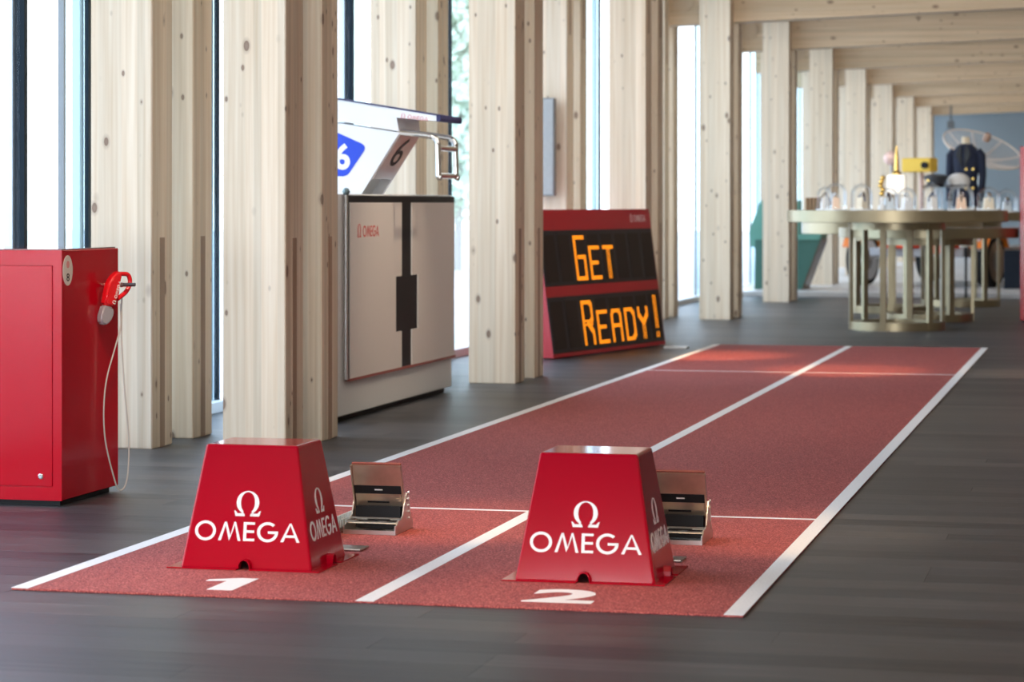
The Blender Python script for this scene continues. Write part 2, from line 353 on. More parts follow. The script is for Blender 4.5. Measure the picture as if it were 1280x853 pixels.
# ------------------------------------------------------------ facade
XF = -3.15
mull = [-3.4, -.8, 1.8, 4.27, 5.15, 7.22, 10.08, 12.98, 15.2, 17.2, 19.38, 21.9, 24.36, 27.2, 29.4, 32.3, 34.6, 37.8, 40.5, 43, 46, 49, 52, 55.9]
tinted = {3: (4.80, 5.10), 4: (6.9, 7.19), 6: (10.12, 10.48), 9: (18.4, 19.36), 12: (25.9, 27.1), 14: (31.1, 32.2), 16: (36.0, 37.7), 2: (2.9, 3.3)}
ZT = 4.0
fin0 = None
for i, (a, b) in enumerate(zip(mull, mull[1:])):
    th = .028 if a in (4.27, 10.08) else .012
    wn_ = obj('window_%d' % (i+1), box(bm_(), XF-th, XF+th, a-.02, a+.02, .07, ZT), DARKB, kind='structure')
    obj('aluminium_profile', box(bm_(), XF-.08, XF-.035, a-.03, a+.03, .07, ZT), PALE, wn_)
    t = tinted.get(i)
    spans = [(a+.035, b-.035, GLASS)]
    if t: spans = [(a+.035, t[0], GLASS), (t[0], t[1], TINT), (t[1], b-.035, GLASS)]
    for s0, s1, m_ in spans:
        if s1-s0 < .02: continue
        obj('glass_pane', box(bm_(), XF-.008, XF+.008, s0, s1, .07, ZT), m_, wn_)
        if m_ is TINT: obj('thin_mullion', box(bm_(), XF-.02, XF+.015, s0-.012, s0+.012, .07, ZT), mat('grey_seal', (.25, .27, .28), .5), wn_)
obj('trim_2', bevbox(-3.33, -3.085, -14.4, 55.9, 0, .07, .005), SILL, kind='structure')
obj('wall_left_blocker', box(bm_(), -3.25, -3.10, -14.5, -3.42, 0.07, 4.0), mat('left_blocker_brown', (.34, .27, .20), .8, noise=.1, nscale=3), kind='structure')  # opaque stretch added behind the camera, blocks sky mirrored in the markers
obj('trim_3', box(bm_(), -3.35, -3.10, -14.4, 55.9, 3.88, 4.6), mat('header_dark', (.5, .42, .32), .7), kind='structure')
# outdoors
ext = obj('terrace_ground', box(bm_(), -60, -3.35, -30, 120, -.25, -.1), mat('pale_terrace', (.62, .64, .66), .8, noise=.08, nscale=.6)); ext['kind'] = 'structure'
def tree(x, y, h, r0, label, seed):
    rnd = random.Random(seed); t = thing('garden_tree', label, 'tree', (x, y, -.1), 0, 'trees outside the windows')
    obj('trunk', tube(bm_(), [(0, 0, 0), (.05, .05, h*.35), (0, .1, h*.7)], [.09, .07, .04], 8), mat('bark', (.42, .40, .36), .9), t)
    bm = bm_()
    for _ in range(4200):
        d = Vector((rnd.gauss(0, 1), rnd.gauss(0, 1), rnd.gauss(0, 1))).normalized(); rr = rnd.random()**.45
        p = Vector((d.x*r0*rr, d.y*r0*rr, h*.55+d.z*h*.45*rr)); s = rnd.uniform(.10, .2)
        u = Vector((rnd.gauss(0, 1), rnd.gauss(0, 1), rnd.gauss(0, 1))).normalized(); v = u.orthogonal().normalized()
        bm.faces.new([bm.verts.new(p+u*s), bm.verts.new(p+v*s*.55), bm.verts.new(p-u*s), bm.verts.new(p-v*s*.55)])
    obj('foliage', bm, mat('spring_leaves', (.74, .84, .70), .7, noise=.1, nscale=3), t, kind='stuff')
tree(-11.1, 43.6, 9.5, 1.0, 'leafy green tree outside, seen between the swimming stand and the next column', 1)
tree(-14.2, 60.0, 11.5, 1.5, 'leafy green tree further out, left edge hidden by a timber column', 2)

# ------------------------------------------------------------ running track
TZ = .008
trk = thing('running_track', 'red two-lane rubber running track with white lines on the dark floor', 'running track', (0, 0, 0))
bm = bevbox(-1.2514, 1.2514, 0, 15.35, 0, TZ, .002, 1); obj('rubber_surface', bm, RUBBER, trk)
for x in (-1.22, 0, 1.22):
    obj('lane_line', box(bm_(), x-.0314, x+.0314, 0.001, 15.349, TZ-.001, TZ+.0008), LINE, trk)
for y in (2.50, 11.62):
    for xa, xb in ((-1.189, -.0315), (.0315, 1.189)): obj('cross_line', box(bm_(), xa, xb, y-.018, y+.018, TZ-.001, TZ+.0007), LINE, trk)
n1 = [[(.30, 0), (.62, 0), (.62, 1), (.38, 1), (.05, .80), (.05, .68), (.30, .74)]]
decal('lane_number', n1, (-.677, .115, TZ-.0003), (1, 0, 0), (0, 1, 0), LINE, trk, .272, sx=1.05)
text_obj('lane_number', '2', (.617, .255, TZ-.0003), (1, 0, 0), (0, 1, 0), .285, LINE, trk, bold=.035, sx=1.25)

# ------------------------------------------------------------ lane markers
def lane_marker(x, y, label):
    t = thing('lane_marker', label, 'lane marker', (x, y, TZ+.001), 0, 'red lane markers at the start')
    HB, HT, DB, DT, H = .2465, .1735, .205, .138, .437
    bm = bm_(); s = .003
    def W(z): return HB+(HT-HB)*z/H
    def D(z): return DB+(DT-DB)*z/H
    bot = []
    arch = [(-.021, 0), (-.019, .016), (-.012, .028), (0, .032), (.012, .028), (.019, .016), (.021, 0)]
    def vert(c, z): return bm.verts.new((c[0], c[1], z))
    C0 = [bm.verts.new((sx*HB, sy*DB, s)) for sx, sy in ((-1, -1), (1, -1), (1, 1), (-1, 1))]
    C1 = [bm.verts.new((sx*HT, sy*DT, H)) for sx, sy in ((-1, -1), (1, -1), (1, 1), (-1, 1))]
    fr = [bm.verts.new((u, -D(z), z+s)) for u, z in arch]; bk = [bm.verts.new((-u, D(z), z+s)) for u, z in arch]
    ri = [bm.verts.new((W(z), u, z+s)) for u, z in arch]; le = [bm.verts.new((-W(z), -u, z+s)) for u, z in arch]
    bm.faces.new([C0[0]]+fr+[C0[1], C1[1], C1[0]]); bm.faces.new([C0[1]]+ri+[C0[2], C1[2], C1[1]])
    bm.faces.new([C0[2]]+bk+[C0[3], C1[3], C1[2]]); bm.faces.new([C0[3]]+le+[C0[0], C1[0], C1[3]]); bm.faces.new(C1)
    eds = [e for e in bm.edges if (e.verts[0] in C1 and e.verts[1] in C1) or (e.verts[0] in C0 and e.verts[1] in C1) or (e.verts[1] in C0 and e.verts[0] in C1)]
    bmesh.ops.bevel(bm, geom=eds, offset=.009, segments=4, profile=.5, affect='EDGES')
    sh = obj('shell', bm, REDM, t); md = sh.modifiers.new('solid', 'SOLIDIFY'); md.thickness = .005; md.offset = -1
    # folded flange round the foot, cut at the arches
    bm = bm_(); fx, fy = HB+.04, DB+.035
    for sy in (-1, 1):
        for xa, xb in ((-fx, -.024), (.024, fx)): box(bm, xa, xb, min(sy*DB, sy*fy), max(sy*DB, sy*fy), 0, .004)
    for sx in (-1, 1):
        for ya, yb in ((-DB, -.024), (.024, DB)): box(bm, min(sx*HB, sx*fx), max(sx*HB, sx*fx), ya, yb, 0, .004)
    obj('flange', bm, REDM, t)
    for (ox, oy, ang) in ((0, -DB+.004, 0), (HB-.004, 0, 90), (0, DB-.004, 180), (-HB+.004, 0, 270)):
        bm = bm_(); ro, ri_ = 1.0, .86
        ptsO = [(u*1.12, z*1.10) for u, z in arch]; ptsI = [(u*.99, z*.98) for u, z in arch]
        for (a, b, c, d) in zip(ptsO, ptsO[1:], ptsI, ptsI[1:]):
            prism(bm, [a, b, d, c], -.026, .004, 'Y')
        bmesh.ops.transform(bm, matrix=Matrix.Translation((ox, oy, .002)) @ Matrix.Rotation(R(ang), 4, 'Z'), verts=bm.verts[:])
        obj('arch_rim', bm, REDM, t)
    # lettering on front and right side
    ey = Vector((0, DB-DT, H)).normalized(); Lf = math.hypot(DB-DT, H)
    wp, ww = word(0)
    def onface(z): return Vector((0, -D(z)-.0005, z))
    cap = .067; k = .395/(ww*cap); k2 = .30/(ww*cap); ey2 = Vector((-(HB-HT), 0, H)).normalized()
    letters(onface(.098)+Vector((-.1975, 0, 0)), (1, 0, 0), ey, LET, t, cap, sx=k)
    decal('omega_sign', omega_sign(0, 1.05), onface(.185)+Vector((-.050, 0, 0)), (1, 0, 0), ey, LET, t, .090)
    letters(Vector((W(.098)+.0005, -.150, .098)), (0, 1, 0), ey2, LET, t, cap, sx=k2)
    decal('omega_sign', omega_sign(0, 1.05), Vector((W(.185)+.0005, -.05, .185)), (0, 1, 0), ey2, LET, t, .090, sx=.95)
lane_marker(-.622, .80, 'red tapered lane marker box with white lettering in the left lane')
lane_marker(.618, .775, 'red tapered lane marker box with white lettering in the right lane')

# ------------------------------------------------------------ starting blocks
def starting_block(x, y, label):
    t = thing('starting_block', label, 'starting block', (x, y, TZ+.001), 0, 'metal starting blocks on the track')
    LA = mat('light_alloy', (.60, .58, .55), .35, .9); 
    bm = box(bm_(), -.022, .022, -.10, .95, .004, .022); obj('centre_rail', bm, LA, t)
    bm = bm_()
    for i in range(30):
        for sx in (-1, 1): box(bm, sx*.022-.006, sx*.022+.006, i*.03-.05, i*.03-.036, .022, .052)
    obj('rail_teeth', bm, mat('pale_teal_teeth', (.55, .62, .62), .4, .3), t, kind='stuff')
    obj('end_plate', bevbox(-.10, .255, -.33, -.215, 0, .007, .002, 1), STEEL, t)
    bm = box(bm_(), -.02, .02, -.22, -.08, .004, .014); obj('tongue', bm, LA, t)
    def pedal(side, yo):
        x0, x1 = (.045, .25) if side > 0 else (-.25, -.045); ft = obj('foot_rest', box(bm_(), x0, x1, yo, yo+.012, .0, .016), LA, t)
        bm = box(bm_(), x0+.004, x1-.004, yo+.012, yo+.24, 0, .006); lathe(bm, [(0, .006), (.05, .006), (.05, .0075), (0, .0075)], 20, c=((x0+x1)/2, yo+.06, 0)); obj('base_plate', bm, LA, ft)
        obj('floor_recess', lathe(bm_(), [(0, .0076), (.048, .0076), (.048, .009), (0, .009)], 20, c=((x0+x1)/2, yo+.06, 0)), BLACK, ft)
        obj('cross_bar', tube(bm_(), [(x0, yo+.03, .045), (x1, yo+.03, .045)], .006, 8), CHROME, ft)
        obj('cross_bar', tube(bm_(), [(x0, yo+.09, .052), (x1, yo+.09, .052)], .006, 8), CHROME, ft)
        poly = [(yo, 0), (yo+.25, 0), (yo+.252, .03), (yo+.225, .055), (yo+.19, .15), (yo+.165, .15), (yo+.13, .105), (yo+.11, .065), (yo+.075, .05), (yo+.045, .052), (yo+.02, .035), (yo, .034)]
        for xx in (x0-.005, x1): obj('side_cheek', prism(bm_(), poly, xx, xx+.005, 'X'), LA, ft)
        bm = bm_()
        for k_ in range(5):
            for xx in (x1+.005,): lathe(bm, [(0, 0), (.006, 0), (.006, .004), (0, .004)], 10, M=Matrix.Translation((xx, yo+.20-.004*k_, .045+.026*k_)) @ Matrix.Rotation(R(90), 4, 'Y'))
        obj('rivets', bm, CHROME, ft)
        M = Matrix.Translation((0, yo+.165, .055)) @ Matrix.Rotation(R(20), 4, 'X')
        obj('lower_pedal', box(bm_(), x0+.008, x1-.008, -.004, .004, .045, .10, M), BRONZE, ft)
        bm = box(bm_(), x0+.055, x1-.06, -.007, -.003, .060, .067, M); obj('slot', bm, BLACK, ft)
        obj('black_band', box(bm_(), x0+.006, x1-.006, -.006, .006, .10, .135, M), BLACK, ft)
        obj('logo_dash', box(bm_(), x0+.09, x0+.122, -.0075, -.006, .116, .1205, M), LET, ft)
        bm = box(bm_(), x0+.004, x1-.004, -.004, .004, .135, .222, M); box(bm, x0-.002, x0+.004, -.010, .008, .0, .222, M); box(bm, x1-.004, x1+.002, -.010, .008, .0, .222, M)
        obj('upper_pedal', bm, BRONZE, ft)
        obj('rubber_pad', box(bm_(), x0+.002, x1-.002, .004, .016, .0, .228, M), mat('red_brown_pad', (.20, .045, .03), .8), ft)
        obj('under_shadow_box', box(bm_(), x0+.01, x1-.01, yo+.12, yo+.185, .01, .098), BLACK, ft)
    pedal(1, .145); pedal(-1, .02)
starting_block(-.612, 1.46, 'metal starting block with bronze pedals behind the left lane marker')
starting_block(.607, 1.45, 'metal starting block with bronze pedals behind the right lane marker')

# ------------------------------------------------------------ red cabinet
cb = thing('red_cabinet', 'glossy red cabinet with hinged door at the left edge of the photo', 'cabinet', (-2.37, 2.25, 0))
obj('plinth', box(bm_(), -.32, .305, .03, .58, 0, .03), BLACK, cb)
bm = bevbox(-.34, .325, 0.012, .64, .025, 1.11, .003, 1); obj('body', bm, REDC, cb)
bm = bm_(); box(bm, .284, .325, 0, .012, .025, 1.11); box(bm, -.34, -.30, 0, .012, .025, 1.11); box(bm, -.30, .284, 0, .012, 1.048, 1.11); box(bm, -.30, .284, 0, .012, .025, .082)
obj('door_frame', bm, REDC, cb)
dr = obj('door', bevbox(-.296, .280, .0015, .011, .086, 1.044, .0015, 1), REDC, cb)
obj('lock', lathe(bm_(), [(0, 0), (.0125, 0), (.0125, .006), (.009, .009), (0, .009)], 18, M=Matrix.Translation((.228, .0015, .129)) @ Matrix.Rotation(R(90), 4, 'X')), CHROME, dr, smooth=30)
obj('top_sheet', bevbox(-.33, .315, .02, .63, 1.11, 1.116, .002, 1), mat('smoked_glass', (.2, .05, .06), .05, spec=.8), cb)
bm = lathe(bm_(), [(0, 0), (1, 0), (1, .002), (0, .002)], 32, M=Matrix.Translation((.325, .062, 1.022)) @ Matrix.Diagonal((1, .052, .066, 1)) @ Matrix.Rotation(R(90), 4, 'Y'))
st = obj('sticker', bm, mat('cream_sticker', (.80, .72, .62), .5), cb)
bm = lathe(bm_(), [(0, 0), (1, 0), (1, .0006), (0, .0006)], 20, M=Matrix.Translation((.3272, .062, 1.048)) @ Matrix.Diagonal((1, .016, .016, 1)) @ Matrix.Rotation(R(90), 4, 'Y')); obj('pink_dot', bm, mat('pink_dot', (.75, .30, .27), .6), st)
text_obj('sticker_number', '8', (.3272, .062, .992), (0, 1, 0), (0, 0, 1), .034, BLACK, st, sx=1.4)
pg = thing('steel_peg', 'brushed steel peg sticking out of the red cabinet side', 'peg', (-2.045, 2.74, .945))
obj('shaft', tube(bm_(), [(0, 0, 0), (.085, 0, .002)], .011, 14), STEEL, pg, smooth=30); obj('grip_end', tube(bm_(), [(.085, 0, .002), (.142, 0, .003)], .0085, 14), mat('dark_steel', (.16, .15, .15), .3, 1.0), pg, smooth=30)
# electronic starting pistol hanging by its trigger guard; local plane: e = horizontal, z up
gn = thing('starting_pistol', 'red electronic starting pistol with clear grey tip hanging on the peg', 'starting pistol', (-1.972, 2.74, .945), R(62))
def gunpart(name, outline, th, m_, r=.006, parent=None):
    bm = prism(bm_(), outline, -th/2, th/2, 'Y'); bmesh.ops.bevel(bm, geom=[e for e in bm.edges], offset=r, segments=3, affect='EDGES', clamp_overlap=True)
    return obj(name, bm, m_, parent or gn, smooth=50)
GR = mat('pistol_red', (.62, .006, .012), .22, coat=.6)
gunpart('barrel', [(-.105, -.085), (-.055, -.098), (-.02, -.045), (-.012, .02), (.0, .045), (-.015, .066), (-.045, .055), (-.078, .02), (-.095, -.03)], .040, GR, .009)
tg = bm_(); tube(tg, fillet([(-.02, 0, .052), (.045, 0, .050), (.058, 0, .01), (.035, 0, -.03), (-.02, 0, -.062)], .03, 5), .0105, 10); obj('trigger_guard', tg, GR, gn, smooth=40)
tip = gunpart('clear_tip', [(-.128, -.140), (-.122, -.168), (-.098, -.178), (-.066, -.160), (-.048, -.125), (-.054, -.099), (-.106, -.086)], .036, mat('clear_grey_plastic', (.34, .32, .35), .18, .2), .007)
wp, ww = word(1.75)
ex = Vector((.045, 0, .125)).normalized(); ey = Vector((-.125, 0, .045)).normalized()
line_logo(gn, (-.052, -.0215, -.085), ex, ey, .0135, LET, 1.15)
cbl = bm_(); P = [(-1.99, 2.78, .86), (-1.985, 2.77, .76), (-2.0, 2.74, .66), (-2.02, 2.69, .52), (-2.025, 2.67, .38), (-2.02, 2.68, .24), (-2.0, 2.72, .09), (-1.985, 2.75, .02), (-1.965, 2.78, .04), (-1.955, 2.79, .13), (-1.955, 2.79, .27), (-1.97, 2.78, .48), (-1.985, 2.78, .72), (-1.985, 2.785, .90)]
pp = []
V = [Vector(p) for p in P]
for i in range(len(V)-1):
    a, b, c, d = V[max(i-1, 0)], V[i], V[i+1], V[min(i+2, len(V)-1)]
    for j in range(6):
        t = j/6; pp.append(.5*((2*b)+(c-a)*t+(2*a-5*b+4*c-d)*t*t+(3*b-a-3*c+d)*t**3))
pp.append(V[-1]); tube(cbl, pp, .0036, 8)
o = obj('pistol_cable', cbl, mat('grey_cable', (.45, .43, .41), .5), smooth=60); tag(o, 'thin grey cable looping down from the pistol beside the red cabinet', 'cable')

# ------------------------------------------------------------ swimming stand, touch pad, start block
CREAM = mat('stand_white', (.74, .74, .72), .4)
sw = thing('pool_wall_stand', 'white pool wall stand between the two nearest front-row columns', 'stand', (-2.44, 6.5, 0))
obj('plinth', box(bm_(), -.28, .27, .03, 2.62, 0, .035), BLACK, sw)
obj('body', bevbox(-.31, .31, 0, 2.68, .035, 1.372, .008), CREAM, sw)
tp = thing('touch_pad', 'pale timing touch pad with black cross mark hanging on the white stand', 'touch pad', (-2.122, 6.64, .245))
obj('backing', bevbox(-.006, .012, 0, 2.54, 0, 1.118, .004, 1), BLACK, tp)
PAD = newmat('pad_beige'); MC['pad'] = PAD[0]
m_, N, L, b_ = PAD; t = N.new('ShaderNodeTexCoord'); wv = N.new('ShaderNodeTexWave'); wv.bands_direction = 'Y'; wv.inputs['Scale'].default_value = 9; L.new(t.outputs['Object'], wv.inputs[0])
rr = ramp(N, [(0, (.68, .63, .57)), (.25, (.76, .71, .65)), (1, (.77, .72, .66))]); L.new(wv.outputs['Fac'], rr.inputs[0]); L.new(rr.outputs[0], b_.inputs['Base Color']); b_.inputs['Roughness'].default_value = .4
ycL, ycR = 1.172, 1.415; w0, w1 = 1.035, 1.565; zlo, zhi = .245, .60
obj('pad_panel', prism(bm_(), [(.045, .012), (ycL, .012), (ycL, zlo), (w0, zlo), (w0, zhi), (ycL, zhi), (ycL, 1.075), (.045, 1.075)], .012, .020, 'X'), m_, tp)
obj('pad_panel', prism(bm_(), [(ycR, .012), (2.505, .012), (2.505, 1.075), (ycR, 1.075), (ycR, zhi), (w1, zhi), (w1, zlo), (ycR, zlo)], .012, .020, 'X'), m_, tp)
obj('red_bottom_edge', box(bm_(), .0, .022, .01, 2.53, -.004, .012), mat('dull_red_edge', (.32, .09, .075), .5), tp)
line_logo(tp, (.0202, .19, .865), (0, 1, 0), (0, 0, 1), .066, mat('red_print', (.62, .05, .04), .5), sx=.98)
obj('side_post', tube(bm_(), [(.017, -.035, 0.01), (.017, -.035, 1.12)], .013, 12), STEEL, tp, smooth=40); obj('ball_top', lathe(bm_(), [(0, -.024), (.014, -.02), (.024, 0), (.014, .02), (0, .024)], 14, c=(.017, -.035, 1.14)), mat('teal_grey_ball', (.18, .25, .27), .35, .5), tp, smooth=60)
sb = thing('starting_platform', 'white swimming starting platform with blue 6 sign on top of the stand', 'starting platform', (-2.44, 7.57, 1.372))
GW = mat('gloss_white', (.82, .83, .85), .3)
prof = [(-.30, 0), (.137, .0), (.392, .394), (-.30, .50)]
obj('side_body', prism(bm_(), prof, 0, .02, 'Y'), GW, sb)
obj('side_body', prism(bm_(), prof, .48, .50, 'Y'), GW, sb)
obj('core', prism(bm_(), [(-.28, .0), (.06, 0), (.33, .40), (-.28, .49)], .02, .48, 'Y'), GW, sb)
FP = mat('front_steel', (.50, .44, .41), .28, .8)
ed = Vector((.255, 0, .394)).normalized()
obj('front_plate', prism(bm_(), [(.21, .10), (.392, .38), (.384, .386), (.20, .106)], .02, .48, 'Y'), FP, sb)
text_obj('number_six', '6', (.3235, .25, .272), (0, 1, 0), ed, .21, BLACK, sb, sx=1.5)
skirt = [(-.30, .518), (-.30, .658), (.36, .545), (.372, .525), (.378, .47), (.388, .402)]
obj('platform_skirt', prism(bm_(), skirt, -.012, .512, 'Y'), GW, sb)
top = [(-.32, .664), (-.32, .655), (.36, .505), (.645, .468), (.648, .500)]
obj('platform_wing', prism(bm_(), [(.30, .515), (.375, .488), (.645, .464), (.648, .500), (.30, .556)], -.016, .516, 'Y'), GW, sb)
obj('anti_slip_top', prism(bm_(), [(-.32, .664), (-.32, .658), (.66, .495), (.66, .503)], -.02, .52, 'Y'), mat('navy_mat', (.03, .03, .11), .7), sb)
obj('navy_nose', prism(bm_(), [(.640, .462), (.662, .462), (.668, .480), (.664, .503), (.640, .507)], -.02, .52, 'Y'), mat('navy_mat', (.03, .03, .11), .7), sb)
line_logo(sb, (.405, -.0175, .486), (1, 0, -.13), (.13, 0, 1), .026, mat('pale_red_print', (.65, .25, .28), .5), sx=.98)
bl = [(-.15, .452), (-.02, .395), (.142, .324), (.160, .308), (.162, .290), (.155, .275), (.060, .140), (.045, .124), (.020, .116), (-.15, .118)]
obj('blue_sign', prism(bm_(), bl, -.004, 0.0, 'Y'), mat('sign_blue', (.004, .055, .62), .35), sb)
text_obj('number_six', '6', (.012, -.0045, .242), (1, 0, 0), (0, 0, 1), .170, LET, sb, bold=.03)
for yy in (.03, .47):
    obj('grab_rail', tube(bm_(), fillet([(.37, yy, .400), (.50, yy, .385), (.635, yy, .362), (.640, yy, .11), (.66, yy, .105)], .05, 6), .019, 12), CHROME, sb, smooth=40)
obj('grab_rail', tube(bm_(), [(.64, .03, .118), (.64, .47, .118)], .018, 12), CHROME, sb, smooth=40)
obj('grab_rail', tube(bm_(), [(.638, .03, .295), (.638, .47, .295)], .018, 12), CHROME, sb, smooth=40)

# ------------------------------------------------------------ scoreboard
ang = math.atan2(2.358, .538)
sc = thing('scoreboard', 'leaning red electronic scoreboard with orange get ready lights', 'scoreboard', (-2.218, 12.859, 0), ang)
Hh, back = 1.262, .17; SL = math.hypot(Hh, back); LB = 2.42
# local: x along the board, -y towards viewer; face leans back
body = [(0, .012), (.185, .012), (.187, Hh), (back, Hh)]
obj('cabinet', prism(bm_(), body, 0, LB, 'X'), REDB, sc); 
eyf = Vector((0, back, Hh-.012)).normalized(); nf = Vector((0, -eyf.z, eyf.y))
def face(s, t, d=0): return Vector((s, 0, .012))+eyf*(SL-t)+nf*d
def facebox(bm, s0, s1, t0, t1, d0, d1):
    vs = [bm.verts.new(face(s, t, d)) for d in (d0, d1) for t in (t1, t0) for s in (s0, s1)]
    for f in ((0, 1, 3, 2), (4, 6, 7, 5), (0, 4, 5, 1), (2, 3, 7, 6), (0, 2, 6, 4), (1, 5, 7, 3)): bm.faces.new([vs[i] for i in f])
    return bm
PB = mat('panel_black', (.018, .019, .021), .4, spec=.4); CELL = mat('display_cell', (.026, .018, .015), .5, spec=.3)
for t0, t1 in ((.193, .669), (.762, 1.238)):
    pn = obj('display_panel', facebox(bm_(), .004, LB-.02, t0, t1, 0, .006), PB, sc)
    for i in range(8): obj('display_cell', facebox(bm_(), .045+i*.2995, .045+i*.2995+.235, t0+.04, t1-.03, .006, .008), CELL, pn)
LED = mat('orange_led', (1.0, .30, .008), .5, emit=1.15)
def seg(g, *pts):
    for (a, b) in zip(pts, pts[1:]):
        n = int(max(abs(a[0]-b[0]), abs(a[1]-b[1]), 1)*3)
        for i in range(n+1):
            x = a[0]+(b[0]-a[0])*i/n; y = a[1]+(b[1]-a[1])*i/n
            for dx in (0, 1):
                for dy in (0, 1): g.add((round(x+dx), round(y+dy)))
def led(s0, t0, t1, strokes, cols=11):
    g = set(); rows = 23 if t1-t0 > .35 else 18
    for st_ in strokes: seg(g, *[(u*(cols-2), v*(rows-2)) for u, v in st_])
    px = .225/cols; py = (t1-t0)/rows; bm = bm_()
    for (i, j) in g:
        if i > cols-1 or j > rows-1: continue
        c = face(s0+(i+.5)*px, t0+(j+.5)*py, .0085); vs = [bm.verts.new(c+Vector((px*.47*math.cos(R(60*k)), 0, 0))+eyf*py*.47*math.sin(R(60*k))) for k in range(6)]
        bm.faces.new(vs)
    r = bmesh.ops.extrude_face_region(bm, geom=bm.faces[:]); bmesh.ops.translate(bm, vec=nf*.002, verts=[v for v in r['geom'] if isinstance(v, bmesh.types.BMVert)])
    obj('led_character', bm, LED, sc)
GL = {'G': [[(1, 0), (0, 0), (0, 1), (1, 1), (1, .47), (.35, .47)]],
      'E': [[(1, 0), (0, 0), (0, 1), (1, 1)], [(0, .48), (.8, .48)]], 'T': [[(0, 0), (1, 0)], [(.5, 0), (.5, 1)]],
      'R': [[(0, 1), (0, 0), (.85, 0), (1, .1), (1, .4), (.85, .5), (0, .5)], [(.4, .5), (1, .75), (1, 1)]],
      'A': [[(0, 1), (0, .15), (.15, 0), (.85, 0), (1, .15), (1, 1)], [(0, .5), (1, .5)]],
      'D': [[(0, 0), (0, 1), (.75, 1), (1, .8), (1, .2), (.75, 0), (0, 0)]], 'Y': [[(0, 0), (0, .2), (.5, .5), (1, .2), (1, 0)], [(.5, .5), (.5, 1)]],
      '!': [[(.5, 0), (.5, .74)], [(.5, .95), (.5, 1)]]}
for ch, i in (('G', 2), ('E', 3), ('T', 4)): led(.05+i*.2995, .242 if ch == 'G' else .335, .634, GL[ch])
for ch, i in (('R', 2), ('E', 3), ('A', 4), ('D', 5), ('Y', 6), ('!', 7)): led(.05+i*.2995, .81 if ch in 'R!' else .905, 1.2, GL[ch])
line_logo(sc, face(1.96, .128, .0005), (1, 0, 0), eyf, .062, mat('pinkish_print', (.78, .62, .62), .5), sx=.80)
fp = thing('floor_foot_plate', 'small pale metal plate on the floor at the right end of the scoreboard', 'plate', (-1.50, 14.75, 0))
obj('plate', bevbox(-.11, .11, -.05, .05, 0, .02, .004, 1), STEEL, fp)
# grey panel on a window-side column
gp = thing('grey_wall_panel', 'grey rectangular panel fixed to the timber column above the scoreboard', 'panel', (-2.83, 15.17, 1.384))
obj('frame', bevbox(-.125, .125, -.09, 0, 0, .913, .006), mat('panel_frame', (.22, .23, .23), .5), gp); obj('screen', box(bm_(), -.11, .11, -.093, -.09, .015, .898), mat('panel_grey', (.36, .37, .36), .6, noise=.05, nscale=30), gp)

# ------------------------------------------------------------ round brass tables
def round_table(x, y, zt, rad, rim, label, ph):
    t = thing('round_table', label, 'table', (x, y, 0), ph, 'round brass display tables')
    obj('table_top', lathe(bm_(), [(0, zt-rim), (rad-.02, zt-rim), (rad, zt-rim+.004), (rad, zt-.004), (rad-.006, zt), (rad-.03, zt), (rad-.035, zt-.006), (0, zt-.006)], 72), BRASS, t, smooth=30)
    obj('top_glass', lathe(bm_(), [(0, zt-.005), (rad-.036, zt-.005), (rad-.036, zt), (0, zt)], 64), mat('pale_table_glass', (.62, .66, .70), .06, spec=.8), t)
    rp = .5
    obj('base_ring', lathe(bm_(), [(rp-.12, 0), (rp, 0), (rp, .085), (rp-.12, .085), (rp-.12, 0)], 56), BRASS, t, smooth=30)
    obj('collar_ring', lathe(bm_(), [(rp-.12, zt-rim-.08), (rp, zt-rim-.08), (rp, zt-rim), (rp-.12, zt-rim), (rp-.12, zt-rim-.08)], 56), BRASS, t, smooth=30)
    lg = None
    for i in range(6):
        a = 2*math.pi*i/6
        if lg is None: lg = obj('leg', box(bm_(), rp-.03, rp+.004, -.032, .032, .0, zt-rim-.0), BRASS, t); lg.rotation_euler = (0, 0, a)
        else: share('leg', lg, t, rot=(0, 0, a))
round_table(.14, 18.796, 1.245, 1.14, .125, 'tallest front round brass table with glass domes on it', R(-101.6))
round_table(.317, 20.85, 1.045, 1.0, .115, 'lower round brass table right behind the front one', R(5))
round_table(-.27, 22.95, 1.09, 1.08, .14, 'lower round brass table reaching out leftmost behind the front table', R(33))
round_table(.416, 25.1, 1.205, 1.10, .11, 'rearmost round brass table at the right edge behind the others', R(12))
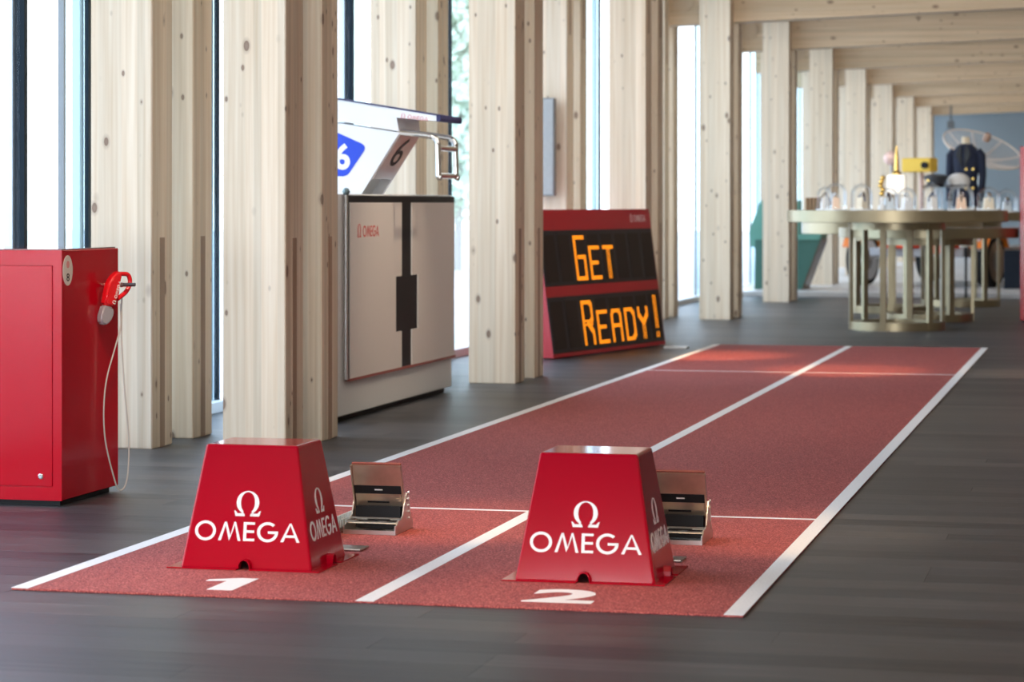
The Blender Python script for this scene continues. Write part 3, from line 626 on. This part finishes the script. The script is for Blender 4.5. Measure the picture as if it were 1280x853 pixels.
# glass domes
dome_src = None
def dome(x, y, z, r, h, label, kind=0):
    t = thing('glass_dome', label, 'glass dome', (x, y, z), random.uniform(0, 6), 'glass domes on the round tables')
    prof = [(r, .012), (r, h-r)]+[(r*math.cos(R(a)), h-r+r*math.sin(R(a))) for a in (15, 30, 45, 60, 75)]+[(0, h)]
    bm = lathe(bm_(), prof, 28); obj('glass_bell', bm, DOME, t, smooth=60)
    obj('knob', lathe(bm_(), [(0, h), (.008, h), (.012, h+.01), (.008, h+.02), (0, h+.022)], 12), DOME, t, smooth=60)
    obj('dome_base', lathe(bm_(), [(0, 0), (r+.006, 0), (r+.006, .012), (0, .012)], 28), WHITE, t)
    cols = [(.84, .80, .76), (.84, .60, .44), (.86, .76, .60), (.72, .78, .82), (.86, .85, .85)]
    c = cols[kind % 5]
    obj('watch_cushion', prism(bm_(), [(-.055, .012), (.055, .012), (.042, .13), (-.042, .13)], -.035, .035, 'Y'), mat('cushion_%d' % (kind % 5), c, .7), t)
    obj('watch_case', lathe(bm_(), [(0, 0), (.028, 0), (.03, .006), (.026, .012), (0, .012)], 18, M=Matrix.Translation((0, -.012, .160)) @ Matrix.Rotation(R(75), 4, 'X')), CHROME, t, smooth=40)
    obj('watch_strap', tube(bm_(), [(0, -.04, .09), (0, -.035, .13), (0, 0, .18), (0, .035, .13), (0, .04, .09)], .009, 6), mat('strap_%d' % (kind % 3), [(.10, .05, .03), (.55, .55, .55), (.04, .05, .12)][kind % 3], .6), t)
for i, (x, y, z, r, h, lab) in enumerate([
    (-.654, 19.15, 1.245, .085, .245, 'smaller glass dome half hidden behind the leftmost glass dome'),
    (-.468, 18.548, 1.245, .115, .285, 'leftmost large glass dome on the front round table'),
    (-.198, 18.509, 1.245, .115, .275, 'large glass dome second from left on the front table'),
    (.032, 19.08, 1.245, .10, .24, 'glass dome standing left of the white cube lamp'),
    (.262, 18.60, 1.245, .10, .235, 'glass dome right of the white cube lamp'),
    (.505, 18.78, 1.245, .115, .275, 'glass dome below the dark peaked cap'),
    (.80, 18.84, 1.245, .135, .275, 'widest glass dome, below the white cap'),
    (1.06, 19.27, 1.245, .12, .245, 'rightmost glass dome on the front round table'),
    (1.02, 24.6, 1.205, .14, .29, 'glass dome against the red panel, on the rearmost table'),
    (.317, 20.45, 1.045, .10, .20, 'glass dome on the lower middle table')]): dome(x, y, z, r, h, lab, i)
# white cube lamp with golden spire
cu_ = thing('table_lamp', 'white glowing cube on glass stem with tall golden spire', 'lamp', (.09, 19.36, 1.245))
obj('stem', lathe(bm_(), [(0, 0), (.06, 0), (.06, .012), (.012, .02), (.012, .17), (0, .17)], 16), mat('pale_stem', (.75, .75, .78), .3), cu_, smooth=30)
obj('cube_shade', bevbox(-.095, .095, -.09, .09, .165, .375, .018, 3), mat('lit_cube', (1.0, .93, .82), .5, emit=.4), cu_)
GOLD = mat('gold', (.80, .52, .16), .25, 1.0)
obj('spire', lathe(bm_(), [(0, .375), (.055, .375), (.05, .40), (.028, .42), (.022, .56), (.006, .68), (0, .70)], 16), GOLD, cu_, smooth=40)
fg = thing('golden_figurine', 'small golden twisted figurine left of the white cube lamp', 'figurine', (-.03, 18.93, 1.245))
obj('base', lathe(bm_(), [(0, 0), (.04, 0), (.04, .05), (.015, .06), (.012, .14), (0, .14)], 14), WHITE, fg, smooth=40)
bm = bm_()
for i in range(5): lathe(bm, [(0, -.03), (.022, -.02), (.03, 0), (.022, .02), (0, .03)], 10, c=(.012*math.sin(i*2), .012*math.cos(i*2), .17+i*.042))
obj('twisted_body', bm, GOLD, fg, smooth=60)
pk = thing('pink_globe', 'small pink and white globe on thin stand behind the white cube lamp', 'globe', (-.33, 23.5, 1.09))
obj('stand', lathe(bm_(), [(0, 0), (.06, 0), (.06, .01), (.008, .02), (.008, .72), (0, .72)], 12), mat('grey_metal', (.45, .47, .52), .4, .6), pk, smooth=40)
obj('globe', lathe(bm_(), [(0, -.09)]+[(.09*math.cos(R(a)), .09*math.sin(R(a))) for a in range(-75, 90, 15)]+[(0, .09)], 20, c=(0, 0, .78)), mat('pink_porcelain', (.72, .50, .44), .4, noise=.3, nscale=8), pk, smooth=60)
wb = thing('slatted_box', 'low brown slatted wooden box on the left lower table', 'box', (-1.13, 22.85, 1.09))
obj('tray', bevbox(-.17, .17, -.10, .10, 0, .05, .005), mat('light_box_wood', (.55, .42, .28), .6), wb)
sl = None
for i in range(8):
    if sl is None: sl = obj('slat', bevbox(0, .03, -.10, .10, .05, .295, .003, 1), mat('brown_slat', (.36, .23, .13), .6), wb, loc=(-.165, 0, 0))
    else: share('slat', sl, wb, (-.165+i*.043, 0, 0))
# caps on stands
def cap(x, y, zt, dark, label):
    t = thing('peaked_cap', label, 'cap', (x, y, 1.205), R(-25))
    h = zt-1.205-.12
    obj('hat_stand', lathe(bm_(), [(0, 0), (.07, 0), (.07, .012), (.012, .02), (.012, h), (.07, h+.02), (0, h+.05)], 14), mat('pale_stem', (.75, .75, .78), .3), t, smooth=40)
    c = mat('dark_cap', (.03, .03, .035), .5) if dark else mat('white_cap', (.72, .70, .68), .7)
    bm = lathe(bm_(), [(.115, 0), (.118, .05), (.155, .10), (.15, .125), (.10, .145), (0, .15)] if dark else [(.125, -.03), (.145, .03), (.145, .07), (.125, .11), (.085, .14), (.04, .155), (0, .16)], 24, c=(0, 0, h)); obj('crown', bm, c, t, smooth=50)
    bm = bm_(); vs = []
    for i in range(13):
        a = R(-160+140*i/12); vs.append(((.117*math.cos(a), .117*math.sin(a), h+.012), (.175*math.cos(a), .20*math.sin(a), h-.02)))
    for (a0, b0_), (a1, b1_) in zip(vs, vs[1:]): bm.faces.new([bm.verts.new(p) for p in (a0, b0_, b1_, a1)])
    v = obj('visor', bm, mat('visor_black', (.015, .015, .018), .2), t); md = v.modifiers.new('s', 'SOLIDIFY'); md.thickness = .005
    obj('badge', lathe(bm_(), [(0, 0), (.018, 0), (.018, .006), (0, .006)], 12, M=Matrix.Translation((-.04, -.125, h+.07)) @ Matrix.Rotation(R(90), 4, 'X')), GOLD, t)
cap(.13, 24.75, 1.66, True, 'dark peaked cap with gold badge left of the white cap'); cap(.40, 24.95, 1.665, False, 'white peaked cap standing before the navy coat')
# mannequin with navy coat
mq = thing('mannequin', 'headless cream mannequin in a navy double-breasted coat with gold buttons', 'mannequin', (.36, 27.25, .0), R(-14)); mq.scale = (.88, .88, 1)
obj('stand', lathe(bm_(), [(0, 0), (.22, 0), (.22, .02), (.02, .035), (.02, .75), (0, .75)], 20), BLACK, mq, smooth=40)
CR = mat('cream_trousers', (.72, .64, .52), .8)
def body_mesh(prof, n=24):
    bm = bm_(); rings = []
    for z, rx, ry, dy in prof: rings.append([bm.verts.new((rx*math.cos(2*math.pi*i/n), dy+ry*math.sin(2*math.pi*i/n), z)) for i in range(n)])
    for a, b in zip(rings, rings[1:]):
        for i in range(n): bm.faces.new((a[i], a[(i+1) % n], b[(i+1) % n], b[i]))
    bm.faces.new(rings[0][::-1]); bm.faces.new(rings[-1]); return bm
obj('torso', body_mesh([(1.2, .15, .10, 0), (1.4, .16, .11, 0), (1.75, .17, .12, 0), (2.0, .18, .11, 0), (2.10, .12, .09, 0), (2.14, .065, .065, 0), (2.20, .06, .06, -.01), (2.225, .05, .05, -.01)]), mat('cream_skin_form', (.80, .66, .46), .6), mq, smooth=60)
obj('trousers', body_mesh([(.72, .10, .09, 0), (.9, .13, .10, 0), (1.2, .16, .115, 0), (1.34, .165, .12, 0)]), CR, mq, smooth=60)
NV = mat('navy_wool', (.018, .024, .05), .85, noise=.2, nscale=8)
ct = obj('coat', body_mesh([(1.27, .21, .15, 0), (1.35, .205, .145, 0), (1.6, .185, .13, 0), (1.85, .205, .135, 0), (2.0, .215, .13, 0), (2.07, .17, .11, 0), (2.13, .09, .085, 0)]), NV, mq, smooth=60)
for sx in (-1, 1):
    obj('sleeve', tube(bm_(), [(sx*.19, 0, 2.03), (sx*.245, 0, 1.97), (sx*.265, .0, 1.7), (sx*.25, -.05, 1.35)], [.06, .068, .058, .05], 14), NV, mq, smooth=60)
    obj('lapel', prism(bm_(), [(sx*.02, 1.80), (sx*.115, 1.98), (sx*.07, 2.10), (sx*.035, 2.09)], -.155, -.125, 'Y'), mat('black_lapel', (.01, .01, .012), .5), ct)
    for z in (1.52, 1.65, 1.78): obj('gold_button', lathe(bm_(), [(0, 0), (.026, 0), (.018, .012), (0, .014)], 12, M=Matrix.Translation((.10+sx*.055, -.128, z)) @ Matrix.Rotation(R(90), 4, 'X')), GOLD, ct, smooth=50)
# ------------------------------------------------------------ lunar rover on the plinth
rv = thing('lunar_rover', 'moon buggy with orange fenders and wire wheels on the far plinth', 'vehicle', (-.43, 30.5, .07), R(-19))
TYRE = mat('tyre_black', (.012, .012, .013), .7, spec=.2)
def wheel(x, y, white):
    MR = Matrix.Translation((x, y, .39)) @ Matrix.Rotation(R(90), 4, 'Y')
    o = obj('wheel', lathe(bm_(), [(.27, -.11), (.37, -.11), (.39, -.07), (.39, .07), (.37, .11), (.27, .11), (.27, -.11)], 36, M=MR), TYRE, rv, smooth=40)
    hub = mat('white_hub', (.8, .8, .8), .35) if white else mat('bronze_hub', (.30, .20, .13), .35, .7)
    obj('rim', lathe(bm_(), [(.15, -.115), (.30, -.118), (.30, .118), (.15, .115), (.15, -.115)], 32, M=MR), hub, o, smooth=40)
    obj('hub', lathe(bm_(), [(0, -.125), (.10, -.12), (.15, -.09), (.15, .09), (.10, .12), (0, .125)], 24, M=MR), mat('hub_grey', (.35, .32, .28), .4, .6), o, smooth=40)
wheel(-1.02, 0, True); wheel(1.02, 0, False); wheel(-1.02, 2.6, False); wheel(1.02, 2.6, False)
OR = mat('orange_fender', (.80, .20, .02), .4); OR2 = mat('red_orange', (.80, .06, .01), .4)
def fender(x, y):
    bm = bm_(); n = 10; vs = []
    for i in range(n+1):
        a = R(25+130*i/n); vs.append([bm.verts.new((x+dx, y+r*math.cos(a), .39+r*math.sin(a))) for dx, r in ((-.14, .46), (.14, .46), (.14, .475), (-.14, .475))])
    for a, b in zip(vs, vs[1:]):
        for k in range(4): bm.faces.new((a[k], a[(k+1) % 4], b[(k+1) % 4], b[k]))
    bm.faces.new(vs[0]); bm.faces.new(vs[-1][::-1]); obj('fender', bm, OR, rv)
for x in (-1.02, 1.02):
    for y in (0, 2.6): fender(x, y)
obj('chassis', bevbox(-.75, .75, -.35, 3.0, .45, .58, .02), mat('rover_grey', (.42, .42, .44), .5, .5), rv)
for x in (-1, 1):
    for y in (0, 2.6): obj('suspension_arm', tube(bm_(), [(x*.6, y, .5), (x*.98, y, .39)], .03, 8), STEEL, rv)
obj('front_box', bevbox(-.45, .0, -.5, -.1, .58, .76, .02), OR2, rv); obj('front_box', bevbox(.25, .60, -.55, -.1, .50, .74, .02), OR2, rv)
obj('battery_cover', bevbox(-.7, .7, -.1, .55, .58, .72, .03), mat('foil_white', (.75, .75, .78), .4), rv)
for x in (-.36, .36):
    s_ = obj('seat', bevbox(x-.25, x+.25, 1.0, 1.5, .62, .70, .02), mat('seat_web', (.30, .20, .12), .8), rv); obj('seat_back', bevbox(x-.25, x+.25, 1.48, 1.53, .70, 1.15, .02), mat('seat_web', (.30, .20, .12), .8), s_)
obj('console', bevbox(-.12, .12, .65, .9, .72, 1.15, .02), mat('rover_grey', (.42, .42, .44), .5, .5), rv)
# TV camera (yellow) on mast
obj('camera_mast', tube(bm_(), [(.05, -.25, .55), (.05, -.25, 1.71)], .035, 10), mat('pinkish_mast', (.62, .42, .36), .5), rv)
obj('camera_box', bevbox(-.19, .27, -.45, -.15, 1.71, 1.92, .02), mat('yellow_box', (.85, .55, .06), .5), rv)
obj('lens', tube(bm_(), [(.20, -.45, 1.81), (.20, -.52, 1.81)], .05, 14), BLACK, rv, smooth=40)
# umbrella antenna
an = obj('antenna_mast', tube(bm_(), [(1.0, -.35, .55), (1.0, -.35, 1.90)], .025, 10), STEEL, rv)
MA = Matrix.Translation((1.0, -.35, 1.90)) @ Matrix.Rotation(R(27), 4, 'Y') @ Matrix.Rotation(R(14), 4, 'X')
NETW = mat('net_beige', (.70, .60, .52), .6)
def dishp(r, a): return MA @ Vector((r*math.cos(a), r*math.sin(a), .16*(r/.60)**2))
for i in range(8):
    a = 2*math.pi*i/8; obj('rib', tube(bm_(), [dishp(.60*k/5, a) for k in range(6)], .010, 6), NETW, an)
bm = bm_(); tube(bm, [dishp(.60, 2*math.pi*k/32) for k in range(33)], .012, 6); obj('rim_hoop', bm, NETW, an)
bm = bm_()
for i in range(64): tube(bm, [dishp(.60*k/4, 2*math.pi*i/64) for k in range(1, 5)], .0022, 3)
for r_ in range(1, 14): tube(bm, [dishp(.60*r_/14, 2*math.pi*k/32) for k in range(33)], .0022, 3)
obj('dish_net', bm, NETW, an, kind='stuff')
obj('feed_horn', lathe(bm_(), [(0, .30), (.05, .30), (.06, .36), (.04, .42), (0, .43)], 14, M=MA), mat('feed_brown', (.35, .22, .16), .5), an, smooth=40)
# navy box, kiosk, right red panel
nb = thing('navy_case', 'dark navy box on the far plinth left of the red panel', 'box', (.98, 29.9, .07)); obj('case', bevbox(-.22, .35, -.2, .3, 0, .52, .01), mat('navy_case', (.008, .014, .026), .5, spec=.2), nb); obj('lid', bevbox(-.21, .34, -.19, .29, .52, .56, .008), mat('navy_case', (.008, .014, .026), .5, spec=.2), nb)
GRN = mat('kiosk_green', (.03, .105, .08), .55); GRL = mat('kiosk_light_green', (.10, .27, .21), .55)
kk = thing('faceted_kiosk', 'angular green faceted kiosk behind the column left of the tables', 'kiosk', (-2.40, 28.7, .07))
low = [(-.35, 0), (.33, 0), (.60, .72), (-.34, .72)]
obj('lower_body', prism(bm_(), low, 0, .85, 'Y'), GRN, kk)
obj('desk_band', prism(bm_(), [(-.34, .72), (.60, .72), (.62, .80), (-.38, .80)], -.02, .85, 'Y'), GRL, kk)
obj('upper_screen_body', prism(bm_(), [(-.41, .62), (-.345, .60), (-.10, .80), (.30, .80), (.30, 1.29), (-.26, 1.29), (-.27, 1.27), (-.43, .85)], .02, .30, 'Y'), GRL, kk)
Mm = (.27, .72)
obj('slanted_side', prism(bm_(), [(.332, .0), (.605, .72), (.625, .72), (.352, 0)], .03, .84, 'Y'), mat('painted_reflection_brown', (.13, .10, .075), .3), kk)  # reflected timber brown painted on this face as flat colour
rp_ = thing('red_display_panel', 'tall red display panel at the right edge of the photo', 'panel', (1.66, 20.65, 0))
obj('panel', bevbox(-.325, .6, 0, .45, .02, 1.945, .006), REDC, rp_); obj('foot', box(bm_(), -.30, .57, .02, .43, 0, .02), BLACK, rp_)
cc = thing('ceiling_camera', 'small dark camera hanging under the farthest ceiling beam', 'camera', (-1.12, 47.2, 3.10)); obj('housing', bevbox(-.07, .07, -.1, .1, -.18, -.02, .01), mat('dark_grey', (.10, .11, .12), .5), cc); obj('bracket', tube(bm_(), [(0, 0, -.03), (0, .05, .32)], .02, 8), mat('dark_grey', (.10, .11, .12), .5), cc)
